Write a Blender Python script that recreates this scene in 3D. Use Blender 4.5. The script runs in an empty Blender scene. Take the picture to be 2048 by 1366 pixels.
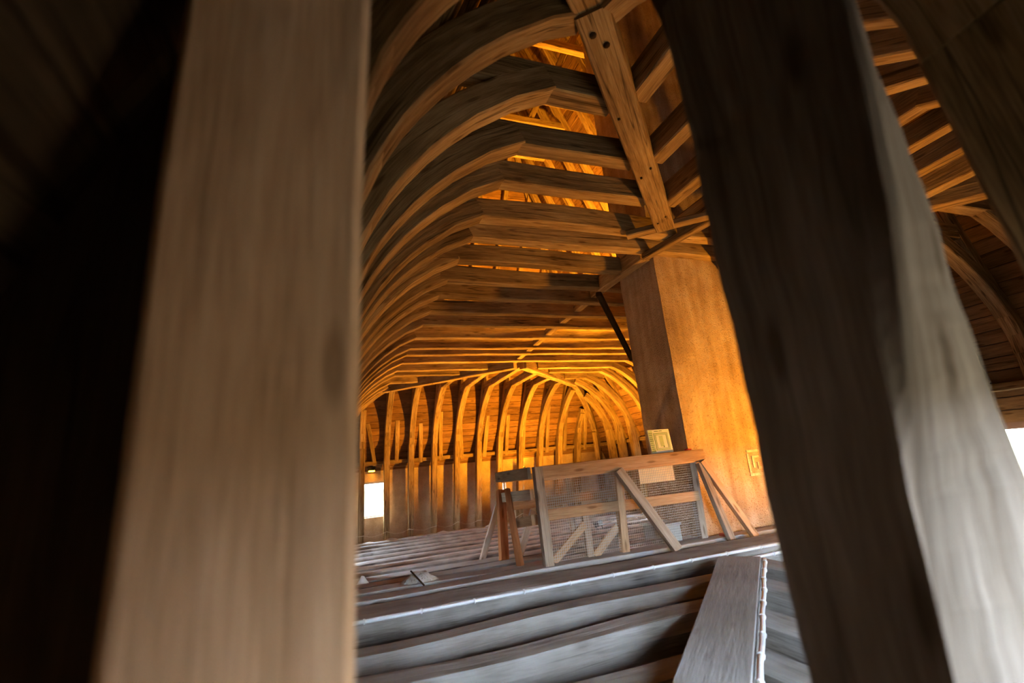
import bpy, math, random
from mathutils import Vector, Matrix

random.seed(7)
C = bpy.context.scene.collection
scene = bpy.context.scene

# ------------------------------------------------------------------ scale
U = 2.6            # metres per roof module (camera height to the collar beams)
CZ = 1.95          # camera height above the far tie beams' tops (metres, z = 0)
FLOOR_FAR = -0.71
FLOOR_NEAR = -0.40


def P(x, y, z):
    return Vector((x * U, y * U, z * U + CZ))


# ------------------------------------------------------------------ camera
yaw, pitch, roll = math.radians(21.131), math.radians(14.696), math.radians(-5.38)
fwd = Vector((math.sin(yaw) * math.cos(pitch), math.cos(yaw) * math.cos(pitch), math.sin(pitch)))
r0 = Vector((math.cos(yaw), -math.sin(yaw), 0))
u0 = r0.cross(fwd)
right = math.cos(roll) * r0 + math.sin(roll) * u0
up = right.cross(fwd)
cam_data = bpy.data.cameras.new('camera')
cam = bpy.data.objects.new('camera', cam_data)
C.objects.link(cam)
M = Matrix((right, up, -fwd)).transposed().to_4x4()
M.translation = P(0, 0, 0)
cam.matrix_world = M
cam_data.sensor_width = 36.0
cam_data.lens = 944.73 / 2048 * 36.0
cam_data.clip_start = 0.02
cam_data.clip_end = 200
cam_data.dof.use_dof = True
cam_data.dof.focus_distance = 6.0
cam_data.dof.aperture_fstop = 1.3
scene.camera = cam

# ------------------------------------------------------------------ world, exposure
world = bpy.data.worlds.new('daylight')
scene.world = world
world.use_nodes = True
world.cycles.sampling_method = 'MANUAL'
world.cycles.sample_map_resolution = 64
bg = world.node_tree.nodes['Background']
wnt = world.node_tree
wtc = wnt.nodes.new('ShaderNodeTexCoord')
wsp = wnt.nodes.new('ShaderNodeSeparateXYZ')
wrm = wnt.nodes.new('ShaderNodeValToRGB')          # overcast sky above the horizon, dull ground below it
wrm.color_ramp.elements[0].position = 0.49
wrm.color_ramp.elements[0].color = (0.07, 0.075, 0.06, 1)
wrm.color_ramp.elements[1].position = 0.51
wrm.color_ramp.elements[1].color = (0.74, 0.87, 1.0, 1)
wma = wnt.nodes.new('ShaderNodeMapRange')
wma.inputs[1].default_value = -1.0
wma.inputs[2].default_value = 1.0
wnt.links.new(wtc.outputs['Generated'], wsp.inputs[0])
wnt.links.new(wsp.outputs[2], wma.inputs[0])
wnt.links.new(wma.outputs[0], wrm.inputs[0])
wnt.links.new(wrm.outputs[0], bg.inputs[0])
bg.inputs[1].default_value = 105.0
scene.view_settings.view_transform = 'Standard'
scene.view_settings.look = 'None'
scene.view_settings.gamma = 1.0
scene.view_settings.use_curve_mapping = False
scene.view_settings.exposure = 0.0
scene.cycles.max_bounces = 4
scene.cycles.use_light_tree = False
scene.cycles.diffuse_bounces = 3
scene.cycles.glossy_bounces = 1
scene.cycles.transmission_bounces = 0
scene.cycles.transparent_max_bounces = 2
scene.cycles.caustics_reflective = False
scene.cycles.caustics_refractive = False

LAMP = (1.0, 0.40, 0.02)


# ------------------------------------------------------------------ materials
def new_mat(name):
    m = bpy.data.materials.new(name)
    m.use_nodes = True
    nt = m.node_tree
    b = nt.nodes['Principled BSDF']
    return m, nt, b


def N(nt, t, **kw):
    n = nt.nodes.new(t)
    for k, v in kw.items():
        setattr(n, k, v)
    return n


def ramp(nt, stops):
    r = N(nt, 'ShaderNodeValToRGB')
    e = r.color_ramp.elements
    while len(e) < len(stops):
        e.new(0.5)
    for el, (pos, col) in zip(e, stops):
        el.position = pos
        el.color = (*col, 1)
    return r


def wood(name, dark, mid, light, rough=0.85, crack=0.35, bump=0.35, dust=0.0, spec=0.0):
    m, nt, b = new_mat(name)
    L = nt.links.new
    uv = N(nt, 'ShaderNodeUVMap')
    oi = N(nt, 'ShaderNodeObjectInfo')
    off = N(nt, 'ShaderNodeVectorMath', operation='SCALE')
    comb = N(nt, 'ShaderNodeCombineXYZ')
    L(oi.outputs['Random'], comb.inputs[0]); L(oi.outputs['Random'], comb.inputs[1])
    L(comb.outputs[0], off.inputs[0]); off.inputs['Scale'].default_value = 37.0
    add = N(nt, 'ShaderNodeVectorMath', operation='ADD')
    L(uv.outputs[0], add.inputs[0]); L(off.outputs[0], add.inputs[1])

    def mapped(sx, sy):
        mp = N(nt, 'ShaderNodeMapping')
        mp.inputs['Scale'].default_value = (sx, sy, 1)
        L(add.outputs[0], mp.inputs[0])
        return mp
    g1 = N(nt, 'ShaderNodeTexNoise', noise_dimensions='2D'); g1.inputs['Scale'].default_value = 1; g1.inputs['Detail'].default_value = 3
    g1.inputs['Roughness'].default_value = 0.6
    L(mapped(1.6, 16).outputs[0], g1.inputs['Vector'])
    g2 = N(nt, 'ShaderNodeTexNoise', noise_dimensions='2D'); g2.inputs['Scale'].default_value = 1; g2.inputs['Detail'].default_value = 1.5
    L(mapped(7, 130).outputs[0], g2.inputs['Vector'])
    bl = N(nt, 'ShaderNodeTexNoise', noise_dimensions='2D'); bl.inputs['Scale'].default_value = 1; bl.inputs['Detail'].default_value = 1
    L(mapped(1.1, 2.4).outputs[0], bl.inputs['Vector'])
    r = ramp(nt, [(0.28, dark), (0.5, mid), (0.74, light)])
    mx = N(nt, 'ShaderNodeMix'); mx.inputs[0].default_value = 0.45
    L(g1.outputs[0], mx.inputs[2]); L(bl.outputs[0], mx.inputs[3])
    mx2 = N(nt, 'ShaderNodeMix'); mx2.inputs[0].default_value = 0.25
    L(mx.outputs[0], mx2.inputs[2]); L(g2.outputs[0], mx2.inputs[3])
    L(mx2.outputs[0], r.inputs[0])
    # cracks along the grain
    ck = N(nt, 'ShaderNodeTexNoise', noise_dimensions='2D'); ck.inputs['Scale'].default_value = 1; ck.inputs['Detail'].default_value = 1
    L(mapped(0.28, 13).outputs[0], ck.inputs['Vector'])
    sb = N(nt, 'ShaderNodeMath', operation='SUBTRACT'); L(ck.outputs[0], sb.inputs[0]); sb.inputs[1].default_value = 0.5
    ab = N(nt, 'ShaderNodeMath', operation='ABSOLUTE'); L(sb.outputs[0], ab.inputs[0])
    cr = ramp(nt, [(0.0, (1 - crack,) * 3), (0.018, (1, 1, 1))])
    L(ab.outputs[0], cr.inputs[0])
    # knots
    vo = N(nt, 'ShaderNodeTexVoronoi', voronoi_dimensions='2D'); vo.inputs['Scale'].default_value = 1
    L(mapped(1.3, 5.0).outputs[0], vo.inputs['Vector'])
    kr = ramp(nt, [(0.045, (0.45, 0.4, 0.36)), (0.10, (1, 1, 1))])
    L(vo.outputs['Distance'], kr.inputs[0])
    m1 = N(nt, 'ShaderNodeMix', data_type='RGBA', blend_type='MULTIPLY'); m1.inputs[0].default_value = 1
    L(r.outputs[0], m1.inputs[6]); L(cr.outputs[0], m1.inputs[7])
    m2 = N(nt, 'ShaderNodeMix', data_type='RGBA', blend_type='MULTIPLY'); m2.inputs[0].default_value = 0.8
    L(m1.outputs[2], m2.inputs[6]); L(kr.outputs[0], m2.inputs[7])
    # timber to timber variation
    hv = N(nt, 'ShaderNodeHueSaturation')
    mr = N(nt, 'ShaderNodeMapRange'); mr.inputs[3].default_value = 0.78; mr.inputs[4].default_value = 1.18
    L(oi.outputs['Random'], mr.inputs[0]); L(mr.outputs[0], hv.inputs['Value'])
    L(m2.outputs[2], hv.inputs['Color'])
    col = hv.outputs[0]
    if dust > 0:   # settled dust with patches of its own
        dn = N(nt, 'ShaderNodeTexNoise', noise_dimensions='2D'); dn.inputs['Scale'].default_value = 1; dn.inputs['Detail'].default_value = 2
        L(mapped(2.2, 4.0).outputs[0], dn.inputs['Vector'])
        dr = ramp(nt, [(0.35, (0, 0, 0)), (0.65, (dust, dust, dust))])
        L(dn.outputs[0], dr.inputs[0])
        # paler dust on upward faces, also standing in for light from above
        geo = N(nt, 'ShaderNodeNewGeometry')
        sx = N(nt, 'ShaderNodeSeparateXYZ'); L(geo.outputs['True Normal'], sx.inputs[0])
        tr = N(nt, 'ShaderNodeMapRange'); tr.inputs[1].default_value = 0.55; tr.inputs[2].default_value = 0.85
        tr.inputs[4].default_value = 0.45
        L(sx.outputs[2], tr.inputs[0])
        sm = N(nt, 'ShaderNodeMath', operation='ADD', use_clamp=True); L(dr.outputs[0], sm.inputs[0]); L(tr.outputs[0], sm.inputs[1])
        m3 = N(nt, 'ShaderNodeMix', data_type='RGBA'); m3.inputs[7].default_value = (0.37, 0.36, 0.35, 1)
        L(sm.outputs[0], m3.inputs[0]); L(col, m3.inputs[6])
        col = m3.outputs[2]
    L(col, b.inputs['Base Color'])
    b.inputs['Roughness'].default_value = rough
    b.inputs['Specular IOR Level'].default_value = spec
    bp = N(nt, 'ShaderNodeBump'); bp.inputs['Strength'].default_value = bump; bp.inputs['Distance'].default_value = 0.02
    L(g1.outputs[0], bp.inputs['Height']); L(bp.outputs[0], b.inputs['Normal'])
    return m


def plaster(name, a, bcol, c, scale=1.0, bump=0.4, streak=True):
    m, nt, b = new_mat(name)
    L = nt.links.new
    tc = N(nt, 'ShaderNodeTexCoord')
    n1 = N(nt, 'ShaderNodeTexNoise'); n1.inputs['Scale'].default_value = 1.6 * scale; n1.inputs['Detail'].default_value = 5
    n1.inputs['Roughness'].default_value = 0.65
    L(tc.outputs['Object'], n1.inputs['Vector'])
    mp = N(nt, 'ShaderNodeMapping'); mp.inputs['Scale'].default_value = (5, 5, 0.5)
    L(tc.outputs['Object'], mp.inputs[0])
    n2 = N(nt, 'ShaderNodeTexNoise'); n2.inputs['Scale'].default_value = 1.5 * scale; n2.inputs['Detail'].default_value = 3
    L(mp.outputs[0], n2.inputs['Vector'])
    mx = N(nt, 'ShaderNodeMix'); mx.inputs[0].default_value = 0.45 if streak else 0.15
    L(n1.outputs[0], mx.inputs[2]); L(n2.outputs[0], mx.inputs[3])
    r = ramp(nt, [(0.32, a), (0.5, bcol), (0.68, c)])
    L(mx.outputs[0], r.inputs[0])
    n3 = N(nt, 'ShaderNodeTexNoise'); n3.inputs['Scale'].default_value = 60; n3.inputs['Detail'].default_value = 2
    L(tc.outputs['Object'], n3.inputs['Vector'])
    sr = ramp(nt, [(0.30, (0.55, 0.5, 0.45)), (0.42, (1, 1, 1))])
    L(n3.outputs[0], sr.inputs[0])
    m1 = N(nt, 'ShaderNodeMix', data_type='RGBA', blend_type='MULTIPLY'); m1.inputs[0].default_value = 0.8
    L(r.outputs[0], m1.inputs[6]); L(sr.outputs[0], m1.inputs[7])
    L(m1.outputs[2], b.inputs['Base Color'])
    b.inputs['Roughness'].default_value = 0.95
    b.inputs['Specular IOR Level'].default_value = 0.0
    bp = N(nt, 'ShaderNodeBump'); bp.inputs['Strength'].default_value = bump; bp.inputs['Distance'].default_value = 0.02
    L(n3.outputs[0], bp.inputs['Height']); L(bp.outputs[0], b.inputs['Normal'])
    return m


def plain(name, col, rough=0.6, var=0.08, metal=0.0):
    m, nt, b = new_mat(name)
    tc = N(nt, 'ShaderNodeTexCoord')
    n = N(nt, 'ShaderNodeTexNoise'); n.inputs['Scale'].default_value = 14; n.inputs['Detail'].default_value = 4
    nt.links.new(tc.outputs['Object'], n.inputs['Vector'])
    r = ramp(nt, [(0.3, tuple(c * (1 - var) for c in col)), (0.7, tuple(min(1, c * (1 + var)) for c in col))])
    nt.links.new(n.outputs[0], r.inputs[0]); nt.links.new(r.outputs[0], b.inputs['Base Color'])
    b.inputs['Roughness'].default_value = rough
    b.inputs['Metallic'].default_value = metal
    return m


OAK = wood('aged_oak', (0.10, 0.06, 0.026), (0.29, 0.19, 0.09), (0.50, 0.36, 0.20), crack=0.7, bump=0.6)
OAKF = wood('worn_oak_post', (0.32, 0.185, 0.10), (0.54, 0.345, 0.205), (0.68, 0.47, 0.31), crack=0.15)
OAKG = wood('weathered_oak_post', (0.085, 0.066, 0.052), (0.165, 0.14, 0.12), (0.27, 0.24, 0.22), crack=0.3)
DARK_SHADE = wood('dark_shade_oak', (0.02, 0.013, 0.008), (0.04, 0.026, 0.015), (0.07, 0.045, 0.028))  # dark wood; on the corner post the shade is put into this colour
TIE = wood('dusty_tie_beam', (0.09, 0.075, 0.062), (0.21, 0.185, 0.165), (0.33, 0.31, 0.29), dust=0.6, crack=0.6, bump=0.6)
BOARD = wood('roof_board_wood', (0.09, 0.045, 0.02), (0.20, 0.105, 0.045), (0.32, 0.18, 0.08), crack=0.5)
BOARD_SHADE = wood('shaded_roof_board', (0.025, 0.016, 0.010), (0.055, 0.034, 0.019), (0.10, 0.062, 0.034), crack=0.5)  # darker copy of the roof boards, shade put into its colour
PINE = wood('railing_pine', (0.30, 0.17, 0.09), (0.46, 0.29, 0.17), (0.60, 0.42, 0.28), crack=0.2)
PINEG = wood('grey_pine', (0.20, 0.145, 0.105), (0.34, 0.26, 0.20), (0.47, 0.38, 0.31), crack=0.3)
REDW = wood('red_brown_wood', (0.16, 0.055, 0.02), (0.27, 0.10, 0.04), (0.36, 0.16, 0.07), crack=0.2)
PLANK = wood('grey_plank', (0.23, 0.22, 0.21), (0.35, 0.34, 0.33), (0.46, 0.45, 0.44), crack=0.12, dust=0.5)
CHIM = plaster('ochre_plaster', (0.29, 0.19, 0.11), (0.47, 0.325, 0.215), (0.66, 0.51, 0.41), bump=0.8)
WALL = plaster('lime_wall', (0.38, 0.26, 0.16), (0.52, 0.37, 0.24), (0.62, 0.48, 0.34), streak=False)
FLOORM = plaster('dusty_floor', (0.10, 0.085, 0.07), (0.16, 0.14, 0.12), (0.24, 0.21, 0.18), streak=False)
SHELL = plain('roof_tile', (0.16, 0.08, 0.05), 0.9)
PVC = plain('white_pvc', (0.72, 0.76, 0.80), 0.35, 0.03)
WIRE = plain('galvanised_wire', (0.46, 0.44, 0.42), 0.6, 0.1, 0.1)
WHITE = plain('white_board', (0.80, 0.84, 0.82), 0.5, 0.03)
GREENP = plain('pale_green_print', (0.50, 0.62, 0.42), 0.6)
INK = plain('dark_green_ink', (0.10, 0.16, 0.10), 0.6)
PAPER = plain('yellowed_paper', (0.80, 0.66, 0.44), 0.8, 0.05)
RED = plain('red_cloth', (0.50, 0.03, 0.05), 0.7)
CHALK = plaster('chalk_paint', (0.44, 0.32, 0.23), (0.60, 0.49, 0.40), (0.72, 0.63, 0.55), 3)
BLACK = plain('lamp_housing', (0.03, 0.03, 0.03), 0.5)
DUST = plaster('plaster_dust', (0.34, 0.30, 0.27), (0.46, 0.43, 0.40), (0.56, 0.53, 0.5), 3, 0.8, False)
ROPE = plain('pale_string', (0.65, 0.55, 0.40), 0.9)
RAG = plain('white_rag', (0.82, 0.82, 0.84), 0.9)
lens_mat, lnt, lb = new_mat('lamp_lens')
lb.inputs['Emission Color'].default_value = (*LAMP, 1)
lb.inputs['Emission Strength'].default_value = 30
lb.inputs['Base Color'].default_value = (1, 0.8, 0.5, 1)


# ------------------------------------------------------------------ mesh helpers
def link(name, verts, faces, mat, parent=None, uvs=None, smooth=False):
    me = bpy.data.meshes.new(name)
    me.from_pydata([tuple(v) for v in verts], [], faces)
    if uvs is not None:
        lay = me.uv_layers.new(name='grain')
        k = 0
        for fu in uvs:
            for q in fu:
                lay.data[k].uv = q
                k += 1
    me.materials.append(mat)
    if smooth:
        me.polygons.foreach_set('use_smooth', [True] * len(me.polygons))
    me.update()
    o = bpy.data.objects.new(name, me)
    C.objects.link(o)
    if parent is not None:
        o.parent = parent
    return o


def subdivide(pts, step):
    out = [Vector(pts[0])]
    for a, b in zip(pts[:-1], pts[1:]):
        a, b = Vector(a), Vector(b)
        n = max(1, int(round((b - a).length / step)))
        for i in range(1, n + 1):
            out.append(a.lerp(b, i / n))
    return out


def timber(name, pts, nrm, w, d, mat, parent=None, ref=(0, 0, 1), ch=0.012, wob=0.006, step=0.5,
           w2=None, d2=None, centred=False):
    """Sweep a chamfered rectangular section along pts (metres). pts follow the face opposite to ref;
    the section is w wide along nrm and d deep towards ref."""
    nrm = Vector(nrm).normalized()
    ref = Vector(ref)
    ps = subdivide(pts, step)
    n = len(ps)
    w2 = w if w2 is None else w2
    d2 = d if d2 is None else d2
    ph = [random.uniform(0, 6.28) for _ in range(4)]
    verts, faces, uvs = [], [], []
    s = 0.0
    ss = []
    for i, p in enumerate(ps):
        if i:
            s += (ps[i] - ps[i - 1]).length
        ss.append(s)
        t = (ps[min(i + 1, n - 1)] - ps[max(i - 1, 0)]).normalized()
        o = nrm.cross(t)
        if o.length < 1e-6:
            o = ref.copy()
        o.normalize()
        if o.dot(ref) < 0:
            o.negate()
        nl = t.cross(o).normalized()
        if nl.dot(nrm) < 0:
            nl.negate()
        f = i / (n - 1)
        ww = w + (w2 - w) * f
        dd = d + (d2 - d) * f
        ww += wob * math.sin(s * 2.1 + ph[0])
        dd += wob * math.sin(s * 1.7 + ph[1])
        c = p + nl * wob * 0.8 * math.sin(s * 1.3 + ph[2]) + o * wob * 0.6 * math.sin(s * 2.9 + ph[3])
        lo = -dd / 2 if centred else 0.0
        hw = ww / 2
        sec = [(-hw + ch, lo), (hw - ch, lo), (hw, lo + ch), (hw, lo + dd - ch),
               (hw - ch, lo + dd), (-hw + ch, lo + dd), (-hw, lo + dd - ch), (-hw, lo + ch)]
        for a, b in sec:
            verts.append(c + nl * a + o * b)
    per = [0, w, w + ch, w + d, w + d + ch, 2 * w + d, 2 * w + d + ch, 2 * w + 2 * d, 2 * w + 2 * d + ch]
    for i in range(n - 1):
        for j in range(8):
            k = (j + 1) % 8
            faces.append((i * 8 + j, i * 8 + k, (i + 1) * 8 + k, (i + 1) * 8 + j))
            uvs.append([(ss[i], per[j]), (ss[i], per[j + 1]), (ss[i + 1], per[j + 1]), (ss[i + 1], per[j])])
    for base, rev in ((0, True), ((n - 1) * 8, False)):
        idx = [base + j for j in range(8)]
        if rev:
            idx = idx[::-1]
        faces.append(tuple(idx))
        uvs.append([(0.02 * math.cos(j * 0.785), 0.1 * math.sin(j * 0.785)) for j in range(8)])
    o = link(name, verts, faces, mat, parent, uvs)
    me = o.data
    # consistent outward normals
    import bmesh
    bm = bmesh.new(); bm.from_mesh(me); bmesh.ops.recalc_face_normals(bm, faces=bm.faces); bm.to_mesh(me); bm.free()
    return o


def box(name, a, b, mat, parent=None, ch=0.0):
    """axis aligned box, corners in metres, UVs running along its longest side"""
    (x0, y0, z0), (x1, y1, z1) = a, b
    v = [(x0, y0, z0), (x1, y0, z0), (x1, y1, z0), (x0, y1, z0), (x0, y0, z1), (x1, y0, z1), (x1, y1, z1), (x0, y1, z1)]
    f = [(0, 3, 2, 1), (4, 5, 6, 7), (0, 1, 5, 4), (1, 2, 6, 5), (2, 3, 7, 6), (3, 0, 4, 7)]
    dims = [abs(x1 - x0), abs(y1 - y0), abs(z1 - z0)]
    la = dims.index(max(dims))
    oth = [i for i in range(3) if i != la]
    uvs = []
    for fc in f:
        q = []
        for k in fc:
            q.append((v[k][la], v[k][oth[0]] + v[k][oth[1]]))
        uvs.append(q)
    return link(name, v, f, mat, parent, uvs)


def multibox(name, boxes, mat, parent=None):
    v, f, uvs = [], [], []
    for (a, b) in boxes:
        (x0, y0, z0), (x1, y1, z1) = a, b
        n = len(v)
        v += [(x0, y0, z0), (x1, y0, z0), (x1, y1, z0), (x0, y1, z0), (x0, y0, z1), (x1, y0, z1), (x1, y1, z1), (x0, y1, z1)]
        for fc in [(0, 3, 2, 1), (4, 5, 6, 7), (0, 1, 5, 4), (1, 2, 6, 5), (2, 3, 7, 6), (3, 0, 4, 7)]:
            f.append(tuple(n + k for k in fc))
            uvs.append([(v[n + k][0], v[n + k][1] + v[n + k][2]) for k in fc])
    return link(name, v, f, mat, parent, uvs)


def tube(name, pts, r, mat, parent=None, seg=8, r2=None):
    ps = [Vector(p) for p in pts]
    verts, faces, uvs = [], [], []
    n = len(ps)
    r2 = r if r2 is None else r2
    s = 0
    ss = []
    for i, p in enumerate(ps):
        if i:
            s += (p - ps[i - 1]).length
        ss.append(s)
        t = (ps[min(i + 1, n - 1)] - ps[max(i - 1, 0)]).normalized()
        a = t.cross(Vector((0, 0, 1)))
        if a.length < 0.05:
            a = t.cross(Vector((1, 0, 0)))
        a.normalize()
        b = t.cross(a)
        rr = r + (r2 - r) * i / (n - 1)
        for k in range(seg):
            th = k * 2 * math.pi / seg
            verts.append(p + a * rr * math.cos(th) + b * rr * math.sin(th))
    for i in range(n - 1):
        for k in range(seg):
            k2 = (k + 1) % seg
            faces.append((i * seg + k, (i + 1) * seg + k, (i + 1) * seg + k2, i * seg + k2))
            uvs.append([(ss[i], k * r), (ss[i + 1], k * r), (ss[i + 1], (k + 1) * r), (ss[i], (k + 1) * r)])
    faces.append(tuple(range(seg))); uvs.append([(0, 0)] * seg)
    faces.append(tuple((n - 1) * seg + k for k in range(seg))[::-1]); uvs.append([(0, 0)] * seg)
    return link(name, verts, faces, mat, parent, uvs, smooth=True)


def tag(o, label, cat, group=None):
    o['label'] = label
    o['category'] = cat
    if group:
        o['group'] = group
    return o


def struct(o, label=None):
    o['kind'] = 'structure'
    if label:
        o['label'] = label
    return o


def empty(name, loc, rz=0.0, extra=None):
    o = bpy.data.objects.new(name, None)
    o.empty_display_size = 0.2
    C.objects.link(o)
    m = Matrix.Translation(loc) @ Matrix.Rotation(rz, 4, 'Z')
    if extra is not None:
        m = m @ extra
    o.matrix_world = m
    return o


ORD = ['first', 'second', 'third', 'fourth', 'fifth', 'sixth', 'seventh', 'eighth', 'ninth', 'tenth', 'eleventh',
       'twelfth', 'thirteenth', 'fourteenth', 'fifteenth', 'sixteenth', 'seventeenth', 'eighteenth', 'nineteenth',
       'twentieth', 'twenty-first', 'twenty-second', 'twenty-third', 'twenty-fourth', 'twenty-fifth']

# ------------------------------------------------------------------ plan of the hall (modules)
NX, NY = 0.0, 0.165          # origins of the left and near rib rows
RX, FY = 3.565, 6.215        # origins of the right and far rib rows
CX = (NX + RX) / 2           # ridge line
UJ = 0.565                   # where the arched brace meets the collar
PROFILE = [(0.030, 0.41), (0.038, 0.45), (0.054, 0.50), (0.088, 0.567), (0.115, 0.615), (0.155, 0.673), (0.21, 0.742),
           (0.265, 0.80), (0.336, 0.864), (0.45, 0.945), (0.572, 1.003)]
RAFT = lambda z: -0.147 + z / 2.45          # inner face of the rafters
RZ_RIDGE = (CX + 0.147) * 2.45

# ------------------------------------------------------------------ room shell
WX0, WX1, WY0, WY1 = -0.27, 3.80, -0.11, 6.40     # inner wall faces
TH = 0.17
WTOP = 0.18
ZB = -1.15


def wall(name, axis, pos, sgn, lo, hi, openings, label):
    """wall along axis ('x' or 'y') with rectangular openings (a0,a1,z0,z1) in modules"""
    bx = []
    cuts = sorted(openings)
    cur = lo

    def add(a0, a1, z0, z1):
        if a1 - a0 < 1e-4 or z1 - z0 < 1e-4:
            return
        p0, p1 = sorted((pos, pos + sgn * TH))
        if axis == 'x':
            bx.append((tuple(P(a0, p0, z0)), tuple(P(a1, p1, z1))))
        else:
            bx.append((tuple(P(p0, a0, z0)), tuple(P(p1, a1, z1))))
    for (a0, a1, z0, z1) in cuts:
        add(cur, a0, ZB, WTOP)
        add(a0, a1, ZB, z0)
        add(a0, a1, z1, WTOP)
        cur = a1
    add(cur, hi, ZB, WTOP)
    o = multibox(name, bx, WALL)
    struct(o, label)
    return o


win_far = [(0.27, 0.585, -0.455, -0.035), (2.13, 2.19, -0.33, -0.10), (2.40, 2.445, -0.38, -0.12)]
win_near = [(0.42, 0.88, -0.30, 0.165), (1.70, 2.1, -0.40, 0.06)]
win_right = [(1.45, 1.80, -0.42, 0.0), (4.6, 4.95, -0.5, 0.0)]
win_left_fill = [(2.52, 2.78, -0.46, 0.0), (3.65, 3.93, -0.48, 0.03), (4.72, 5.0, -0.52, 0.0)]  # unseen windows, added to light the far floor and walkway
wall('wall_far', 'x', WY1, 1, WX0 - TH, WX1 + TH, win_far, 'lime-plastered far wall below the hipped roof end')
wall('wall_near', 'x', WY0, -1, WX0 - TH, WX1 + TH, win_near, 'lime-plastered wall behind the camera')
wall('wall_left', 'y', WX0, -1, WY0, WY1, win_left_fill, 'lime-plastered left wall behind the ribs')
wall('wall_right', 'y', WX1, 1, WY0, WY1, win_right, 'lime-plastered right wall behind the ribs')

# window frames with daylight portals
wn = 0


def window(axis, pos, sgn, op):
    global wn
    wn += 1
    a0, a1, z0, z1 = op
    t = 0.012
    q = pos + sgn * TH * 0.55
    bx = []
    for (b0, b1, c0, c1) in ((a0, a0 + t, z0, z1), (a1 - t, a1, z0, z1), (a0, a1, z0, z0 + t), (a0, a1, z1 - t, z1)):
        if axis == 'x':
            bx.append((tuple(P(b0, q - 0.012, c0)), tuple(P(b1, q + 0.012, c1))))
        else:
            bx.append((tuple(P(q - 0.012, b0, c0)), tuple(P(q + 0.012, b1, c1))))
    o = multibox('window_%d' % wn, bx, PINEG)
    struct(o, 'small open window frame in the thick wall')
    ld = bpy.data.lights.new('daylight_portal', 'AREA')
    ld.shape = 'RECTANGLE'
    ld.size = (a1 - a0) * U
    ld.size_y = (z1 - z0) * U
    ld.energy = 1
    ld.cycles.is_portal = True
    lo = bpy.data.objects.new('daylight_portal', ld)
    C.objects.link(lo)
    mid = (a0 + a1) / 2
    c = P(mid, pos + sgn * TH, (z0 + z1) / 2) if axis == 'x' else P(pos + sgn * TH, mid, (z0 + z1) / 2)
    inward = Vector((0, -sgn, 0)) if axis == 'x' else Vector((-sgn, 0, 0))
    lo.matrix_world = Matrix.Translation(c) @ inward.to_track_quat('-Z', 'Z').to_matrix().to_4x4()


for op in win_far:
    window('x', WY1, 1, op)
for op in win_near:
    window('x', WY0, -1, op)
for op in win_right:
    window('y', WX1, 1, op)
for op in win_left_fill:
    window('y', WX0, -1, op)

# floor: lower plaster between the far tie beams, higher in the near part
fl = multibox('floor', [(tuple(P(WX0 - TH, 2.34, -1.15)), tuple(P(WX1 + TH, WY1 + TH, -0.86))),
                        (tuple(P(WX0 - TH, WY0 - TH, -1.15)), tuple(P(WX1 + TH, 2.34, -0.60)))], FLOORM)
struct(fl, 'dark dusty floor between the tie beams')

# roof: tiled outer shell and boards parallel to the eaves
OFF = 0.0756
Z_E, Z_R = 0.10, RZ_RIDGE + 0.20


def ub(z, extra=0.0):
    return RAFT(z) - OFF - extra


roof = empty('ceiling', P(CX, (NY + FY) / 2, 0.18))
struct(roof, 'steep hipped timber roof of horizontal boards')


def slope_quad(z0, z1, side, ex):
    """corner points of a strip of one slope between heights z0 and z1"""
    a, b = ub(z0, ex), ub(z1, ex)
    if side == 'left':
        return [P(NX + a, NY + a, z0), P(NX + a, FY - a, z0), P(NX + b, FY - b, z1), P(NX + b, NY + b, z1)]
    if side == 'right':
        return [P(RX - a, NY + a, z0), P(RX - a, FY - a, z0), P(RX - b, FY - b, z1), P(RX - b, NY + b, z1)]
    if side == 'near':
        return [P(NX + a, NY + a, z0), P(RX - a, NY + a, z0), P(RX - b, NY + b, z1), P(NX + b, NY + b, z1)]
    return [P(NX + a, FY - a, z0), P(RX - a, FY - a, z0), P(RX - b, FY - b, z1), P(NX + b, FY - b, z1)]


ctr_inv = roof.matrix_world.inverted()
z_ap = (CX + 0.147 + OFF) * 2.45
for side in ('left', 'right', 'near', 'far'):
    z = 0.06 if side in ('near',) else -0.02
    nb = 0
    while z < z_ap - 0.1:
        hgt = random.uniform(0.074, 0.086)
        z1 = min(z + hgt - 0.006, z_ap)
        q = [ctr_inv @ v for v in slope_quad(z, z1, side, random.uniform(0, 0.004))]
        q2 = [ctr_inv @ v for v in slope_quad(z, z1, side, 0.013)]
        v = q + q2
        f = [(0, 1, 2, 3), (7, 6, 5, 4), (0, 4, 5, 1), (1, 5, 6, 2), (2, 6, 7, 3), (3, 7, 4, 0)]
        Lg = (q[1] - q[0]).length
        uv = []
        for fc in f:
            uv.append([((v[k] - q[0]).dot((q[1] - q[0]).normalized()), (v[k].z - q[0].z)) for k in fc])
        link('roof_board', v, f, BOARD_SHADE if side in ('left', 'near') else BOARD, roof, uv)
        z += hgt
sh_v, sh_f = [], []
for side in ('left', 'right', 'near', 'far'):
    for ex in (0.03, 0.055):
        q = [ctr_inv @ v for v in slope_quad(-0.06 if side != 'near' else 0.02, (CX + 0.147 + OFF + ex) * 2.45 - 0.001, side, ex)]
        n = len(sh_v)
        sh_v += q
        sh_f.append((n, n + 1, n + 2, n + 3))
link('roof_covering', sh_v, sh_f, SHELL, roof)
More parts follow.
